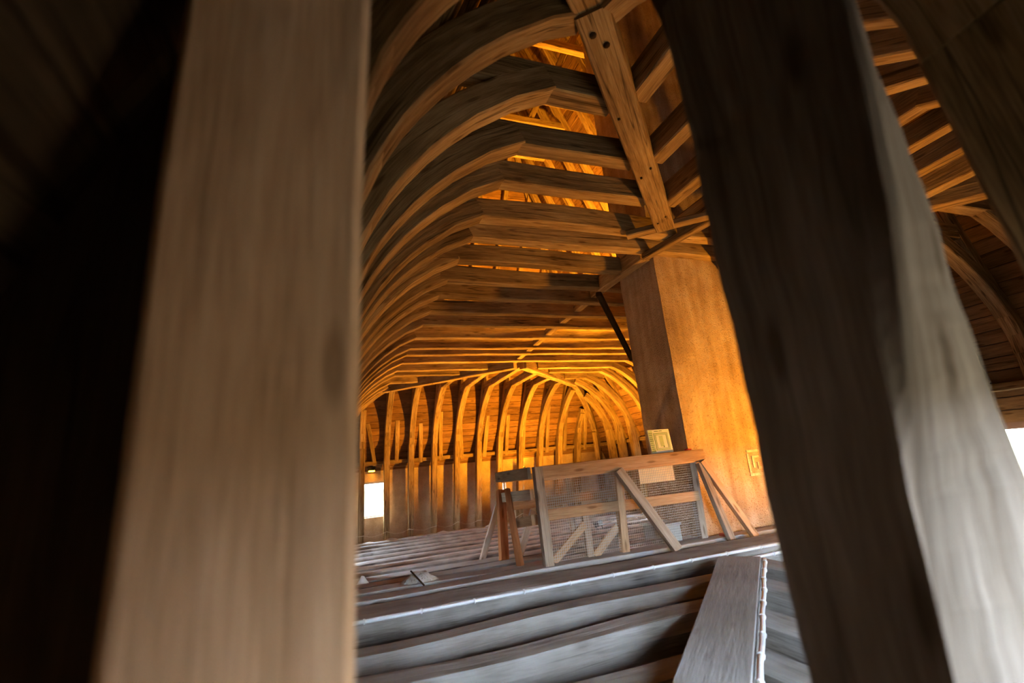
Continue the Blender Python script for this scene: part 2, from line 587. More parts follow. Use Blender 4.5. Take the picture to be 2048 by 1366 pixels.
# eaves closing strip between wall head and roof covering
ev = []
for (a, b) in ((P(WX0 - TH, WY0 - TH, 0.1), P(WX1 + TH, WY0 - 0.02, 0.2)), (P(WX0 - TH, WY1 + 0.02, 0.1), P(WX1 + TH, WY1 + TH + 0.1, 0.2)),
               (P(WX0 - TH - 0.05, WY0, 0.1), P(WX0 - 0.02, WY1, 0.2)), (P(WX1 + 0.02, WY0, 0.1), P(WX1 + TH + 0.05, WY1, 0.2))):
    ev.append((tuple(ctr_inv @ a), tuple(ctr_inv @ b)))
multibox('eaves_board', ev, BOARD, roof)

# wall plates along the wall heads
for nm, a, b, nn, ref in (('far', P(-0.2, 6.335, 0.165), P(3.75, 6.335, 0.165), (0, 1, 0), (0, 0, 1)),
                          ('left', P(-0.2, 0.4, 0.165), P(-0.2, 6.3, 0.165), (1, 0, 0), (0, 0, 1)),
                          ('right', P(3.72, 0.2, 0.165), P(3.72, 6.3, 0.165), (1, 0, 0), (0, 0, 1))):
    o = timber('wall_plate', [a, b], nn, 0.26, 0.12, OAK, None, ref)
    tag(o, 'long oak wall plate lying on the head of the %s wall' % nm, 'beam', 'wall plates')


# ------------------------------------------------------------------ ribs
LW = 0.068 * U


def arch_pts(umax):
    pts = []
    for (u, z) in PROFILE:
        if u <= umax:
            pts.append((u, z))
        else:
            (ua, za) = pts[-1] if pts else PROFILE[0]
            t = (umax - ua) / (u - ua)
            if t > 0.05:
                pts.append((umax, za + (z - za) * t))
            break
    return pts


def hewn_post(root):
    """the twisted, roughly hewn post right of the camera: sections measured at several heights"""
    inv = root.matrix_world.inverted()
    rows = [(-0.40, 57.0, 56.0), (-0.20, 57.2, 56.8), (-0.123, 57.6, 57.4), (-0.036, 58.3, 59.0), (0.027, 58.8, 60.8), (0.074, 59.1, 61.9),
            (0.121, 59.3, 63.3), (0.20, 60.2, 64.5), (0.28, 61.2, 65.2), (0.40, 62.2, 66.0)]
    dense = []
    for (a, b) in zip(rows[:-1], rows[1:]):
        for k in range(3):
            f = k / 3
            dense.append(tuple(p + (q - p) * f for p, q in zip(a, b)))
    dense.append(rows[-1])
    verts, faces, uvs, ss = [], [], [], []
    tn = lambda d: math.tan(math.radians(d))
    for (z, e, b) in dense:
        w1 = 0.0012 * math.sin(z * 31) + 0.0008 * math.sin(z * 77 + 1)
        sec = [(0.285 + w1, 0.268), (0.285 + w1, 0.285 / tn(e)), (0.2935 + w1 * 0.5, 0.2935 / tn(b) + 0.002), (0.300, 0.300 / tn(b + 0.55)),
               (0.364, 0.164 + w1), (0.372, 0.170 + w1), (0.372, 0.268)]
        ss.append(z * U)
        for (x, y) in sec:
            verts.append(inv @ P(x, y, z))
    n = 7
    per = [0, 0.25, 0.30, 0.33, 0.52, 0.55, 0.8, 1.05]
    for i in range(len(dense) - 1):
        for j in range(n):
            k = (j + 1) % n
            faces.append((i * n + j, i * n + k, (i + 1) * n + k, (i + 1) * n + j))
            uvs.append([(ss[i], per[j]), (ss[i], per[j + 1]), (ss[i + 1], per[j + 1]), (ss[i + 1], per[j])])
    for base in (0, (len(dense) - 1) * n):
        faces.append(tuple(base + j for j in range(n)))
        uvs.append([(0, 0)] * n)
    o = link('post', verts, faces, OAKG, root, uvs)
    import bmesh
    bm = bmesh.new(); bm.from_mesh(o.data); bmesh.ops.recalc_face_normals(bm, faces=bm.faces); bm.to_mesh(o.data); bm.free()


def rib(root, zf, umax, collar_to=None, flip=1, ucen=0.0, mat=OAK, rafter_top=None, post_d=0.10, post_w=None, raft_from=0.2, hewn=False, strut=False):
    """post, arched brace, rafter (and half collar) in the root's local frame: x inward, z up from the foot"""
    def l(u, z):
        return Vector(((ucen + flip * u) * U, 0, (z - zf) * U))
    out = (-flip, 0, 0)
    pw = LW if post_w is None else post_w
    zs = 0.36 + random.uniform(-0.02, 0.05)
    if hewn:
        hewn_post(root)
    else:
        timber('post', [l(0.004, zf), l(0.008, -0.15), l(0.012, 0.15), l(0.024, zs)], (0, 1, 0), pw, post_d * U, mat, root,
           out, step=0.35, wob=0.007)
    ap = arch_pts(max(umax, 0.05))
    if len(ap) > 1:
        pts = [l(0.0245, zs + 0.001)] + [l(u, z) for (u, z) in ap if z > zs + 0.02]
        timber('arch_brace', pts, (0, 1, 0), LW * 1.02, 0.092 * U, mat, root, (-flip * 0.8, 0, 0.6), step=0.14, wob=0.004,
               d2=0.078 * U)
    rt = RZ_RIDGE if rafter_top is None else rafter_top
    if rt > raft_from + 0.1:
        timber('rafter', [l(RAFT(raft_from), raft_from), l(RAFT(rt), rt)], (0, 1, 0), LW * 0.86, 0.072 * U, mat, root,
               (-flip, 0, 0.4), step=0.9, wob=0.006)
    if strut:
        def lv(u, v, z):
            return Vector((u * U, v * U, (z - zf) * U))
        ra, rb, rc = random.uniform(-0.05, 0.05), random.uniform(-0.05, 0.02), random.uniform(-0.1, 0.12)
        timber('back_strut', [lv(-0.075, 0.12 + ra, 0.16), lv(0.015, 0.105 + ra * 0.7 + rb, 0.55), lv(0.10, 0.09 + rb * 1.6, 0.80 + rc)], (0, 1, 0), LW * 0.75, 0.06 * U, mat, root,
               (-1, 0, 0.3), step=0.4, wob=0.012)
    if collar_to is not None:
        timber('half_collar', [l(RAFT(1.04) + 0.01, 1.0), l(collar_to, 1.0)], (0, 1, 0), LW * 0.93, 0.088 * U, mat, root,
               (0, 0, 1), step=0.45, wob=0.008)


def jack(wallname, pos, t, zf, label, group, lean=0.0, collar_max=9, shift=0.0, mat=OAK, **kw):
    if wallname == 'left':
        loc, rz = P(NX + shift, pos, zf), 0.0
    elif wallname == 'near':
        loc, rz = P(pos, NY + shift, zf), math.pi / 2
    elif wallname == 'right':
        loc, rz = P(RX - shift, pos, zf), math.pi
    else:
        loc, rz = P(pos, FY - shift, zf), -math.pi / 2
    e = empty('arched_half_rib', loc, rz, Matrix.Rotation(lean, 4, 'X') if lean else None)
    tag(e, label, 'roof rib', group)
    col = None
    if t > UJ + 0.08:
        col = min(t - 0.055, collar_max)
    rib(e, zf, min(t - 0.045, 1.0), col, rafter_top=min(RZ_RIDGE, (t + 0.11) * 2.45), mat=mat, **kw)
    return e


left_Y = [0.285, 0.513, 0.748, 0.988, 1.222, 1.43, 1.686, 1.868, 2.109, 2.364, 2.61, 2.89, 3.17, 3.5, 3.82, 4.04, 4.345,
          4.665, 4.91, 5.30, 5.60, 5.86]
FULL = (1.6, 4.5)
CH = dict(x0=1.575, x1=2.18, y0=1.89, y1=2.215)
jl = 0
ft = 0
for i, y in enumerate(left_Y):
    zf = FLOOR_NEAR if y < 2.25 else FLOOR_FAR
    t = min(y - NY, FY - y)
    if FULL[0] < y < FULL[1]:
        e = empty('arched_truss', P(CX, y, zf))
        ft += 1
        tag(e, 'full-width arched oak truss with straight collar, %s counted from the camera' % ORD[ft - 1],
            'roof truss', 'full-width arched roof trusses')
        rib(e, zf, 1.0, None, 1, NX - CX)
        rib(e, zf, 1.0, None, -1, RX - CX)
        def lx(x, z):
            return Vector(((x - CX) * U, 0, (z - zf) * U))
        x0, x1 = NX + RAFT(1.04) + 0.01, RX - RAFT(1.04) - 0.01
        bow = random.uniform(-0.006, 0.008)
        if CH['y0'] - 0.015 < y < CH['y1'] + 0.02:
            segs = [(x0, CH['x0'] - 0.075), (CH['x1'] + 0.075, x1)]
        else:
            segs = [(x0, x1)]
        for (a, b) in segs:
            timber('collar', [lx(a, 1.0), lx((a * 2 + b) / 3, 1.0 + bow), lx((a + 2 * b) / 3, 1.0 + bow), lx(b, 1.0)], (0, 1, 0),
                   LW * 0.93, 0.088 * U, OAK, e, (0, 0, 1), step=0.4, wob=0.011)
        za = 3.45
        timber('upper_collar', [lx(NX + RAFT(za), za), lx(RX - RAFT(za), za)], (0, 1, 0), LW * 0.8, 0.075 * U, OAK, e,
               (0, 0, 1), step=0.6)
        for s in (-1, 1):
            timber('upper_strut', [lx(CX + s * 0.10, za + 0.06), lx(CX + s * 0.24, 2.6 + 1.2)], (0, 1, 0), LW * 0.7, 0.06 * U, OAK, e,
                   (s, 0, 0), step=0.6)
    else:
        jl += 1
        far = y > 3
        if i == 0:
            jack('left', y, t, zf, 'large blurred beige oak post close to the camera, left of the view', 'arched half ribs of the left wall',
                 mat=OAKF, post_w=0.072 * U, raft_from=0.42)
        else:
            jack('left', y, t, zf, 'arched oak half rib of the left wall, %s %s' % (
                ORD[i - 1] if not far else ORD[len(left_Y) - 1 - i],
                'behind the big left foreground post' if not far else 'counted from the far left corner'),
                'arched half ribs of the left wall')
right_Y = [0.42, 0.66, 0.92, 1.17, 1.42] + [y for y in left_Y if y > 4.5]
for i, y in enumerate(right_Y):
    zf = FLOOR_NEAR if y < 2.25 else FLOOR_FAR
    far = y > 3
    jack('right', y, min(y - NY, FY - y), zf, 'arched oak half rib of the right wall, %s counted from the %s corner' % (
        ORD[i] if not far else ORD[len(right_Y) - 1 - i], 'near right' if not far else 'far right'), 'arched half ribs of the right wall',
        collar_max=1.5)
near_X = [0.33, 0.585, 0.83, 1.075, 1.325, 1.56, 1.79, 2.015, 2.24, 2.49, 2.74, 2.98, 3.22]
for i, x in enumerate(near_X):
    t = min(x - NX, RX - x)
    if i == 0:
        jack('near', x, t, FLOOR_NEAR, 'large blurred oak post on the right, dark front and pale daylit side', 'arched half ribs of the near wall',
             shift=0.093, mat=OAKG, post_w=0.090 * U, raft_from=0.50, hewn=True)
    else:
        jack('near', x, t, FLOOR_NEAR, 'arched oak half rib of the near wall, %s beyond the right foreground post' % ORD[i - 1],
             'arched half ribs of the near wall', collar_max=1.47, raft_from=0.30, shift=0.028 if i == 1 else 0.0)
for i in range(11):
    xf, xt = 0.262 + 0.287 * i, 0.315 + 0.307 * i
    xf += 0.02
    if xt > 3.45:
        continue
    lean = -math.atan((xt - xf) / 1.71)
    t = min(xt, RX - xt)
    jack('far', xf, t, FLOOR_FAR, 'arched oak half rib of the far wall, %s from the far left corner' % ORD[i],
         'arched half ribs of the far wall', lean=lean, collar_max=1.74, strut=True)


# hip ribs on the four corners
def hip(cx, cy, dx, dy, label, zf, post=True, diag_to=1.38):
    ang = math.atan2(dy, dx)
    e = empty('hip_rib', P(cx, cy, zf), ang)
    tag(e, label, 'hip rib', 'diagonal hip ribs')
    k = math.sqrt(2)

    def l(u, z):
        return Vector((u * k * U, 0, (z - zf) * U))
    if post:
        timber('post', [l(0.004, zf), l(0.012, 0.15), l(0.024, 0.37)], (0, 1, 0), LW, 0.11 * U, OAK, e, (-1, 0, 0), step=0.35)
    pts = [l(u, z - 0.01) for (u, z) in PROFILE if (post or z > 0.52)]
    timber('arch_brace', pts, (0, 1, 0), LW * 1.2, 0.10 * U, OAK, e, (-0.8, 0, 0.6), step=0.2, wob=0.004)
    timber('diagonal_collar', [l(UJ - 0.03, 0.965), l(diag_to, 0.965)], (0, 1, 0), 0.082 * U, 0.10 * U, OAK, e, (0, 0, 1), step=0.4)
    rf = 0.45 if not post else 0.18
    timber('hip_rafter', [l(RAFT(rf), rf), l(CX - 0.02, RZ_RIDGE)], (0, 1, 0), LW, 0.08 * U, OAK, e, (-1, 0, 0.4), step=0.9)
    dc = [c for c in e.children if c.name.startswith('diagonal_collar')][0]
    for (u, v) in ((0.575, 0.012), (0.605, -0.010), (0.80, 0.022), (1.02, -0.02), (1.05, 0.02), (1.30, -0.018), (1.33, 0.02)):
        if u < diag_to:
            c0 = l(u, 0.965) + Vector((0, v * U, 0))
            tube('peg', [c0 + Vector((0, 0, -0.012)), c0 + Vector((0, 0, 0.05))], 0.022 if u < 0.61 else 0.011, DARK_SHADE, dc, 8)
    return e


hip(NX, NY, 1, 1, 'thick diagonal hip beam overhead, running from the upper edge to the chimney', FLOOR_NEAR, post=False, diag_to=1.40)
hip(RX, NY, -1, 1, 'diagonal hip rib in the near right corner, behind the right foreground post', FLOOR_NEAR, diag_to=1.40)
hip(NX, FY, 1, -1, 'diagonal hip rib in the far left corner, beside the bright window', FLOOR_FAR, diag_to=1.74)
hip(RX, FY, -1, -1, 'diagonal hip rib in the far right corner, left of the chimney', FLOOR_FAR, diag_to=1.74)

# corner post at the far left of the picture, with its shade put into the wood colour
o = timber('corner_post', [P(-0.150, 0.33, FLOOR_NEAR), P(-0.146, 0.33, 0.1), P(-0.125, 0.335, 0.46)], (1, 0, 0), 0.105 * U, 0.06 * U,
           DARK_SHADE, None, (0, 1, 0), step=0.4)
tag(o, 'dark corner post at the left edge, beside the beige post, shade in its colour', 'post')

# timbers around the chimney at collar height
def free_timber(name, a, b, w, d, label, cat, mat=OAK, group=None, ref=(0, 0, 1), ch=0.012):
    a, b = P(*a), P(*b)
    t = (b - a).normalized()
    ref = Vector(ref)
    n = t.cross(ref).normalized()
    r2 = n.cross(t)
    o = timber(name, [a, b], n, w * U, d * U, mat, None, r2 if r2.dot(ref) > 0 else -r2, step=0.5, ch=ch)
    return tag(o, label, cat, group)


free_timber('trimmer', (1.532, 1.90, 0.985), (1.532, 2.36, 0.985), 0.06, 0.09, 'short oak trimmer along the left face of the chimney at collar height', 'beam')
free_timber('trimmer', (2.225, 1.90, 0.985), (2.225, 2.36, 0.985), 0.06, 0.09, 'short oak trimmer along the right face of the chimney at collar height', 'beam')
free_timber('diagonal_brace', (1.265, 1.67, 0.968), (1.62, 1.352, 0.968), 0.05, 0.03, 'slim brace under the collars, crossing the end of the diagonal hip beam', 'brace')
free_timber('diagonal_brace', (1.575, 1.43, 0.95), (2.02, 1.87, 0.95), 0.05, 0.03, 'slim brace under the collars in front of the chimney, at the right post', 'brace')
free_timber('diagonal_brace', (1.50, 1.86, 0.965), (1.565, 1.45, 0.965), 0.045, 0.03, 'slim brace under the collars running from the chimney corner to the brace tip', 'brace')
free_timber('collar_purlin', (1.60, 2.42, 1.028), (1.74, 4.52, 1.028), 0.055, 0.05, 'lengthwise purlin threaded above the collars behind the chimney', 'beam')
free_timber('prop', (1.545, 2.42, 0.98), (2.02, 2.85, 0.66), 0.035, 0.035, 'thin dark prop leaning at the left face of the chimney', 'prop', DARK_SHADE)
ridge = timber('ridge_beam', [P(CX, 2.0, RZ_RIDGE - 0.08), P(CX, 4.4, RZ_RIDGE - 0.08)], (1, 0, 0), 0.2, 0.22, OAK)
tag(ridge, 'ridge beam high in the dark top of the roof', 'beam')

# ------------------------------------------------------------------ chimney
def chimney():
    x0, x1, y0, y1 = CH['x0'], CH['x1'], CH['y0'], CH['y1']
    base = P((x0 + x1) / 2, (y0 + y1) / 2, -0.62)
    e = empty('chimney', base)
    tag(e, 'broad ochre-plastered chimney shaft rising through the collars', 'chimney')
    # slightly uneven plaster shaft
    zs = [-0.62 + 0.155 * k for k in range(40)]
    verts, faces = [], []
    rnd = random.Random(3)
    nu, nv = 10, 6
    ring = []
    for a in range(nu):
        ring.append((x0 + (x1 - x0) * a / nu, y0))
    for a in range(nv):
        ring.append((x1, y0 + (y1 - y0) * a / nv))
    for a in range(nu):
        ring.append((x1 - (x1 - x0) * a / nu, y1))
    for a in range(nv):
        ring.append((x0, y1 - (y1 - y0) * a / nv))
    n = len(ring)
    for z in zs:
        for (x, y) in ring:
            verts.append(P(x + rnd.uniform(-0.003, 0.003), y + rnd.uniform(-0.003, 0.003), z) - base)
    for i in range(len(zs) - 1):
        for j in range(n):
            faces.append((i * n + j, i * n + (j + 1) % n, (i + 1) * n + (j + 1) % n, (i + 1) * n + j))
    link('shaft', verts, faces, CHIM, e)
    # painted square meander mark
    bx = []
    def st(xa, xb, za, zb):
        bx.append((tuple(P(xa, y0 - 0.0048, za) - base), tuple(P(xb, y0 + 0.002, zb) - base)))
    st(1.925, 2.06, -0.042, -0.030)
    st(1.922, 1.934, -0.140, -0.048)
    st(1.922, 2.05, -0.156, -0.144)
    st(1.952, 1.998, -0.070, -0.060)
    st(1.952, 1.964, -0.118, -0.068)
    st(1.982, 1.992, -0.118, -0.092)
    st(1.982, 2.012, -0.126, -0.114)
    st(2.042, 2.052, -0.125, -0.050)
    mk = multibox('painted_mark', bx, CHALK, e)
    mk['label'] = 'faded white painted square meander'


chimney()

# ------------------------------------------------------------------ tie beams
near_tie = [(1.385, 0.125), (1.165, 0.135), (0.925, 0.14), (0.69, 0.13), (0.45, 0.13)]
for i, (y, w) in enumerate(near_tie):
    o = timber('tie_beam', [P(WX0, y + 0.02, -0.585), P(y - 0.20, y - 0.012, -0.585)], (0, 1, 0), w * U, 0.178 * U, TIE, None, (0, 0, 1),
               ch=0.075, wob=0.014, step=0.35)
    tag(o, 'grey rounded foreground tie beam, %s in front of the beam with the conduit' % ORD[i], 'tie beam', 'near tie beams')
o = timber('main_tie_beam', [P(WX0, 1.665, -0.60), P(WX1, 1.565, -0.60)], (0, 1, 0), 0.165 * U, 0.215 * U, TIE, None, (0, 0, 1), ch=0.02,
           wob=0.006, step=0.4)
tag(o, 'heavy grey tie beam carrying the long white conduit', 'tie beam')
k = 0
for x in (0.60, 0.80, 1.00, 1.215, 1.44, 1.70, 2.0, 2.3, 2.6, 2.9, 3.2):
    t = min(x, RX - x)
    yend = min(x + 0.09, 1.50, RX - x + 0.09) - 0.02
    o = timber('jack_tie', [P(x, WY0, -0.57), P(x, yend, -0.57)], (1, 0, 0), 0.085 * U, 0.16 * U, TIE, None, (0, 0, 1), ch=0.02, wob=0.008)
    tag(o, 'short dusty jack tie right of the diagonal plank, %s from the left' % ORD[k], 'tie beam', 'jack ties of the near wall')
    k += 1
yy = 2.52
k = 0
while yy < 6.2:
    o = timber('tie_beam', [P(WX0, yy, -0.85), P(WX1, yy - 0.01, -0.85)], (0, 1, 0), 0.10 * U, 0.14 * U, TIE, None, (0, 0, 1), ch=0.03,
               wob=0.005, step=0.6)
    tag(o, 'grey tie beam of the far floor, %s behind the boarded walkway' % ORD[k], 'tie beam', 'far tie beams')
    k += 1
    yy += random.uniform(0.235, 0.275)

# boarded walkway behind the main tie beam
bw = empty('walkway', P(0.6, 1.95, -0.41))
tag(bw, 'dusty grey boarded walkway between the main tie beam and the far floor', 'walkway')
y = 1.765
j = 0
while y < 2.33:
    w = random.uniform(0.062, 0.095)
    zt = -0.383 - 0.012 * (j % 2) - 0.004 * j
    xe = 1.56 if y > 1.84 else 3.7
    o = timber('plank', [P(WX0, y + w / 2 + 0.03, zt - 0.02), P(xe, y + w / 2 - 0.025, zt - 0.02)], (0, 1, 0), (w - 0.006) * U, 0.02 * U,
               PLANK, None, (0, 0, 1), ch=0.006, wob=0.005, step=0.6)
    o.parent = bw
    o.matrix_parent_inverse = bw.matrix_world.inverted()
    y += w
    j += 1
o = box('bearer', P(WX0, 1.76, -0.6), P(1.56, 2.30, -0.445), TIE, bw)
o.matrix_parent_inverse = bw.matrix_world.inverted()

# diagonal plank towards the camera with its conduit
dp = timber('diagonal_plank', [P(1.33, 1.435, -0.415), P(0.60, 0.765, -0.415), P(0.25, 0.42, -0.415)], (0.7, -0.72, 0), 0.138 * U, 0.035 * U, PLANK, None,
            (0, 0, 1), ch=0.006, wob=0.003, step=0.3, w2=0.118 * U)
tag(dp, 'wide grey diagonal plank leading from the main tie beam to the camera', 'plank')


dt = timber('shade_beam', [P(1.36, 1.46, -0.60), P(0.60, 0.765, -0.60), P(0.12, 0.29, -0.60)], (0.7, -0.72, 0), 0.105 * U, 0.184 * U, TIE, None,  # under-beam added to stop light passing beneath the plank
            (0, 0, 1), ch=0.02, wob=0.005, step=0.3)
tag(dt, 'deep diagonal under-beam added below the wide grey plank to block light', 'tie beam')


def conduit(name, pts, clips, label, r=0.014, crv=None):
    e = empty(name, pts[0])
    inv = e.matrix_world.inverted()
    tag(e, label, 'conduit', 'white plastic conduits')
    tube('pipe', [inv @ p for p in pts], r, PVC, e, 10)
    total = [(a, b, (b - a).length) for a, b in zip(pts[:-1], pts[1:])]
    for s in clips:
        d = s
        for a, b, ln in total:
            if d <= ln:
                p = a.lerp(b, d / ln)
                t = (b - a).normalized()
                tube('clip', [inv @ (p - t * 0.007), inv @ (p + t * 0.007)], r * 1.4, PVC, e, 10)
                break
            d -= ln
    return e


cy = lambda x: 1.665 - (x - WX0) / (WX1 - WX0) * 0.10 - 0.0825
conduit('conduit', [P(x, cy(x) - 0.008, -0.388) for x in (-0.2, 0.2, 0.6, 1.0, 1.4, 1.8, 2.4)], [0.3 + 0.42 * i for i in range(15)],
        'long white conduit clipped to the front edge of the main tie beam')
conduit('conduit', [P(1.40, 1.47, -0.405), P(1.46, cy(1.46) - 0.022, -0.415), P(2.4, cy(2.4) - 0.022, -0.415)], [0.5 + 0.5 * i for i in range(5)],
        'short white conduit just under the long one, at the right post')
pA, pB = Vector((1.33, 1.435)), Vector((0.60, 0.765))
side = Vector((0.7, -0.72)).normalized()
pts = []
for i in range(13):
    q = pA.lerp(pB, i / 10)
    w = 0.069 - 0.008 * i / 10
    q = q + side * (w + 0.012 + 0.0015 * math.sin(i * 1.9))
    pts.append(P(q.x, q.y, -0.388 + 0.001 * math.sin(i * 2.3)))
conduit('conduit', pts, [0.12 + 0.3 * i for i in range(10)], 'white conduit running along the right edge of the diagonal plank', 0.015)

# ------------------------------------------------------------------ railing
RY = 1.83
rl = empty('railing', P(1.1, RY, -0.385))
tag(rl, 'low pine railing with wire netting in front of the chimney', 'railing')
rinv = rl.matrix_world.inverted()


def rt(name, a, b, w, d, mat=PINE, ref=(0, -1, 0), label=None, ch=0.004):
    a, b = rinv @ P(*a), rinv @ P(*b)
    t = (b - a).normalized()
    rv = Vector(ref)
    n = t.cross(rv).normalized()
    r2 = n.cross(t)
    if r2.dot(rv) < 0:
        r2 = -r2
    o = timber(name, [a, b], n, w * U, d * U, mat, rl, r2, ch=ch, wob=0.002, step=0.5)
    if label:
        o['label'] = label
    return o


rt('top_rail', (0.765, RY, -0.036), (1.582, RY - 0.012, -0.028), 0.048, 0.022)
rt('top_rail_board', (0.765, RY, -0.062), (1.575, RY - 0.012, -0.052), 0.016, 0.012)
rt('mid_rail', (0.775, RY + 0.012, -0.200), (1.53, RY, -0.205), 0.042, 0.014)
rt('corner_post', (0.766, RY, -0.39), (0.758, RY, -0.012), 0.036, 0.030, PINEG, label='pale square corner post')
rt('post', (1.118, RY + 0.02, -0.39), (1.135, RY + 0.02, -0.06), 0.034, 0.03, PINE)
rt('post', (0.966, RY + 0.03, -0.39), (0.962, RY + 0.03, -0.21), 0.028, 0.02, PINEG)
rt('end_post', (1.528, RY + 0.025, -0.39), (1.532, RY + 0.02, -0.055), 0.036, 0.03, PINEG)
rt('front_strut', (1.29, RY - 0.10, -0.388), (1.125, RY - 0.01, -0.062), 0.038, 0.03, PINEG)
rt('low_brace', (0.80, RY + 0.02, -0.375), (0.955, RY + 0.02, -0.255), 0.030, 0.012, PINE)
rt('low_brace', (0.985, RY + 0.02, -0.382), (1.105, RY + 0.02, -0.285), 0.032, 0.012, PINE)
rt('end_strut', (1.60, RY - 0.07, -0.395), (1.555, RY - 0.012, -0.066), 0.030, 0.026, PINEG)
rt('end_strut', (1.715, RY - 0.09, -0.395), (1.565, RY - 0.016, -0.06), 0.030, 0.026, PINE)
rt('return_rail', (0.735, RY + 0.0, -0.034), (0.742, 2.28, -0.048), 0.046, 0.014, PINEG, (-1, 0, 0))
rt('return_rail', (0.745, RY + 0.02, -0.118), (0.74, 2.28, -0.142), 0.042, 0.014, PINEG, (-1, 0, 0))
rt('return_rail', (0.76, RY + 0.03, -0.215), (0.76, 2.05, -0.24), 0.04, 0.03, PINE, (-1, 0, 0))
rt('back_post', (0.703, 2.19, -0.405), (0.735, 2.25, -0.11), 0.038, 0.038, REDW, label='red-brown square post')
lp = tube('log_post', [rinv @ P(0.705, 1.965, -0.40), rinv @ P(0.708, 2.02, -0.25), rinv @ P(0.722, 2.10, -0.10)], 0.045, REDW, rl, 10, 0.035)
lp['label'] = 'round red-brown log post'
rt('back_rail', (0.76, 2.29, -0.06), (1.50, 2.27, -0.06), 0.03, 0.012, PINE)
rt('back_rail', (0.76, 2.29, -0.185), (1.50, 2.27, -0.185), 0.045, 0.014, PINE)
rt('back_brace', (0.80, 2.24, -0.40), (0.90, 2.27, -0.22), 0.03, 0.02, PINEG)
rt('back_brace', (0.66, 2.42, -0.45), (0.74, 2.30, -0.16), 0.026, 0.02, PINEG)
rt('back_post', (1.12, 2.30, -0.41), (1.115, 2.30, -0.03), 0.028, 0.02, PINEG)
rt('back_post', (0.98, 2.30, -0.41), (0.965, 2.30, -0.03), 0.03, 0.02, PINEG)
# netting
wv, wf = [], []


def wire(a, b, r=0.0019):
    a, b = rinv @ a, rinv @ b
    t = (b - a).normalized()
    s1 = t.cross(Vector((0, 1, 0))).normalized() * r
    s2 = Vector((0, 1, 0)) * r
    n = len(wv)
    for p in (a, b):
        wv.extend([p + s1, p + s2, p - s1, p - s2])
    for k2 in range(4):
        wf.append((n + k2, n + (k2 + 1) % 4, n + 4 + (k2 + 1) % 4, n + 4 + k2))


nx = 78
for i in range(nx + 1):
    x = 0.785 + (1.525 - 0.785) * i / nx
    wire(P(x, RY + 0.004, -0.375), P(x + 0.004, RY + 0.004, -0.06))
for i in range(33):
    z = -0.375 + 0.315 * i / 32
    wire(P(0.785, RY + 0.004, z), P(1.525, RY - 0.004, z + 0.004))
net = link('wire_netting', wv, wf, WIRE, rl)
net['kind'] = 'stuff'

# plan board standing on the rail
sg = empty('plan_board', P(1.376, RY - 0.012, -0.004))
tag(sg, 'small white board with a green floor plan, propped on the railing', 'sign')
sg.rotation_euler = (math.radians(-6), 0, 0)
w0, h0 = 0.058 * U, 0.104 * U
box('panel', (-w0, 0, 0), (w0, 0.02, h0), WHITE, sg)


def mark(x0, x1, z0, z1, m, nm, lift=0.002):
    return ((x0, -lift, z0), (x1, 0.001, z1))


def frame(x0, x1, z0, z1, t):
    return [((x0, -0.002, z0), (x1, 0.001, z0 + t)), ((x0, -0.002, z1 - t), (x1, 0.001, z1)),
            ((x0, -0.002, z0 + t), (x0 + t, 0.001, z1 - t)), ((x1 - t, -0.002, z0 + t), (x1, 0.001, z1 - t))]


multibox('green_margin', [((-w0 + 0.004, -0.0012, 0.004), (-w0 + 0.062, 0.001, h0 - 0.004))] +
         frame(-w0 + 0.075, w0 - 0.03, 0.03, h0 - 0.04, 0.018) + [((-0.008, -0.0012, 0.07), (0.045, 0.001, h0 - 0.075))], GREENP, sg)
ink = frame(-w0 + 0.075, w0 - 0.03, 0.03, h0 - 0.04, 0.004) + frame(-w0 + 0.098, w0 - 0.052, 0.052, h0 - 0.062, 0.003)
rnd = random.Random(5)
for i in range(10):
    zz = 0.02 + i * 0.023
    x = -w0 + 0.01
    for j2 in range(3):
        ln = rnd.uniform(0.006, 0.016)
        ink.append(((x, -0.002, zz), (x + ln, 0.001, zz + rnd.uniform(0.006, 0.012))))
        x += ln + 0.004
for (a, b) in ((-0.06, 0.0), (0.008, 0.05)):
    ink.append(((a, -0.002, h0 - 0.022), (b, 0.001, h0 - 0.014)))
ink.append(((0.03, -0.002, 0.062), (0.044, 0.001, 0.078)))
multibox('plan_drawing', ink, INK, sg)
nt_ = box('notice_sheet', P(1.245, RY + 0.0065, -0.128), P(1.43, RY + 0.009, -0.040), PAPER)
tag(nt_, 'yellowed paper sheet hanging behind the netting under the rail', 'notice')
o = tube('red_strap', [P(1.49, RY - 0.02, -0.001), P(1.505, RY - 0.024, 0.0), P(1.525, RY - 0.02, -0.001)], 0.009, RED)
tag(o, 'small red strap lying on the right end of the railing', 'strap')

# grey wooden step and brick bit by the chimney
st = empty('step_box', P(1.42, 1.93, -0.385))
tag(st, 'small grey wooden box step at the foot of the chimney', 'box')
sinv = st.matrix_world.inverted()
box('side', sinv @ P(1.36, 1.895, -0.39), sinv @ P(1.46, 1.905, -0.325), PLANK, st)
box('top', sinv @ P(1.355, 1.89, -0.325), sinv @ P(1.465, 2.06, -0.312), PLANK, st)
box('side', sinv @ P(1.36, 2.03, -0.39), sinv @ P(1.46, 2.04, -0.325), PLANK, st)
o = timber('brick', [P(1.60, 1.80, -0.392), P(1.645, 1.80, -0.392)], (0, 1, 0), 0.10, 0.05, REDW, None, (0, 0, 1))
o.data.materials[0] = plain('red_brick', (0.42, 0.10, 0.06), 0.9)
tag(o, 'loose red brick at the foot of the railing struts', 'brick')


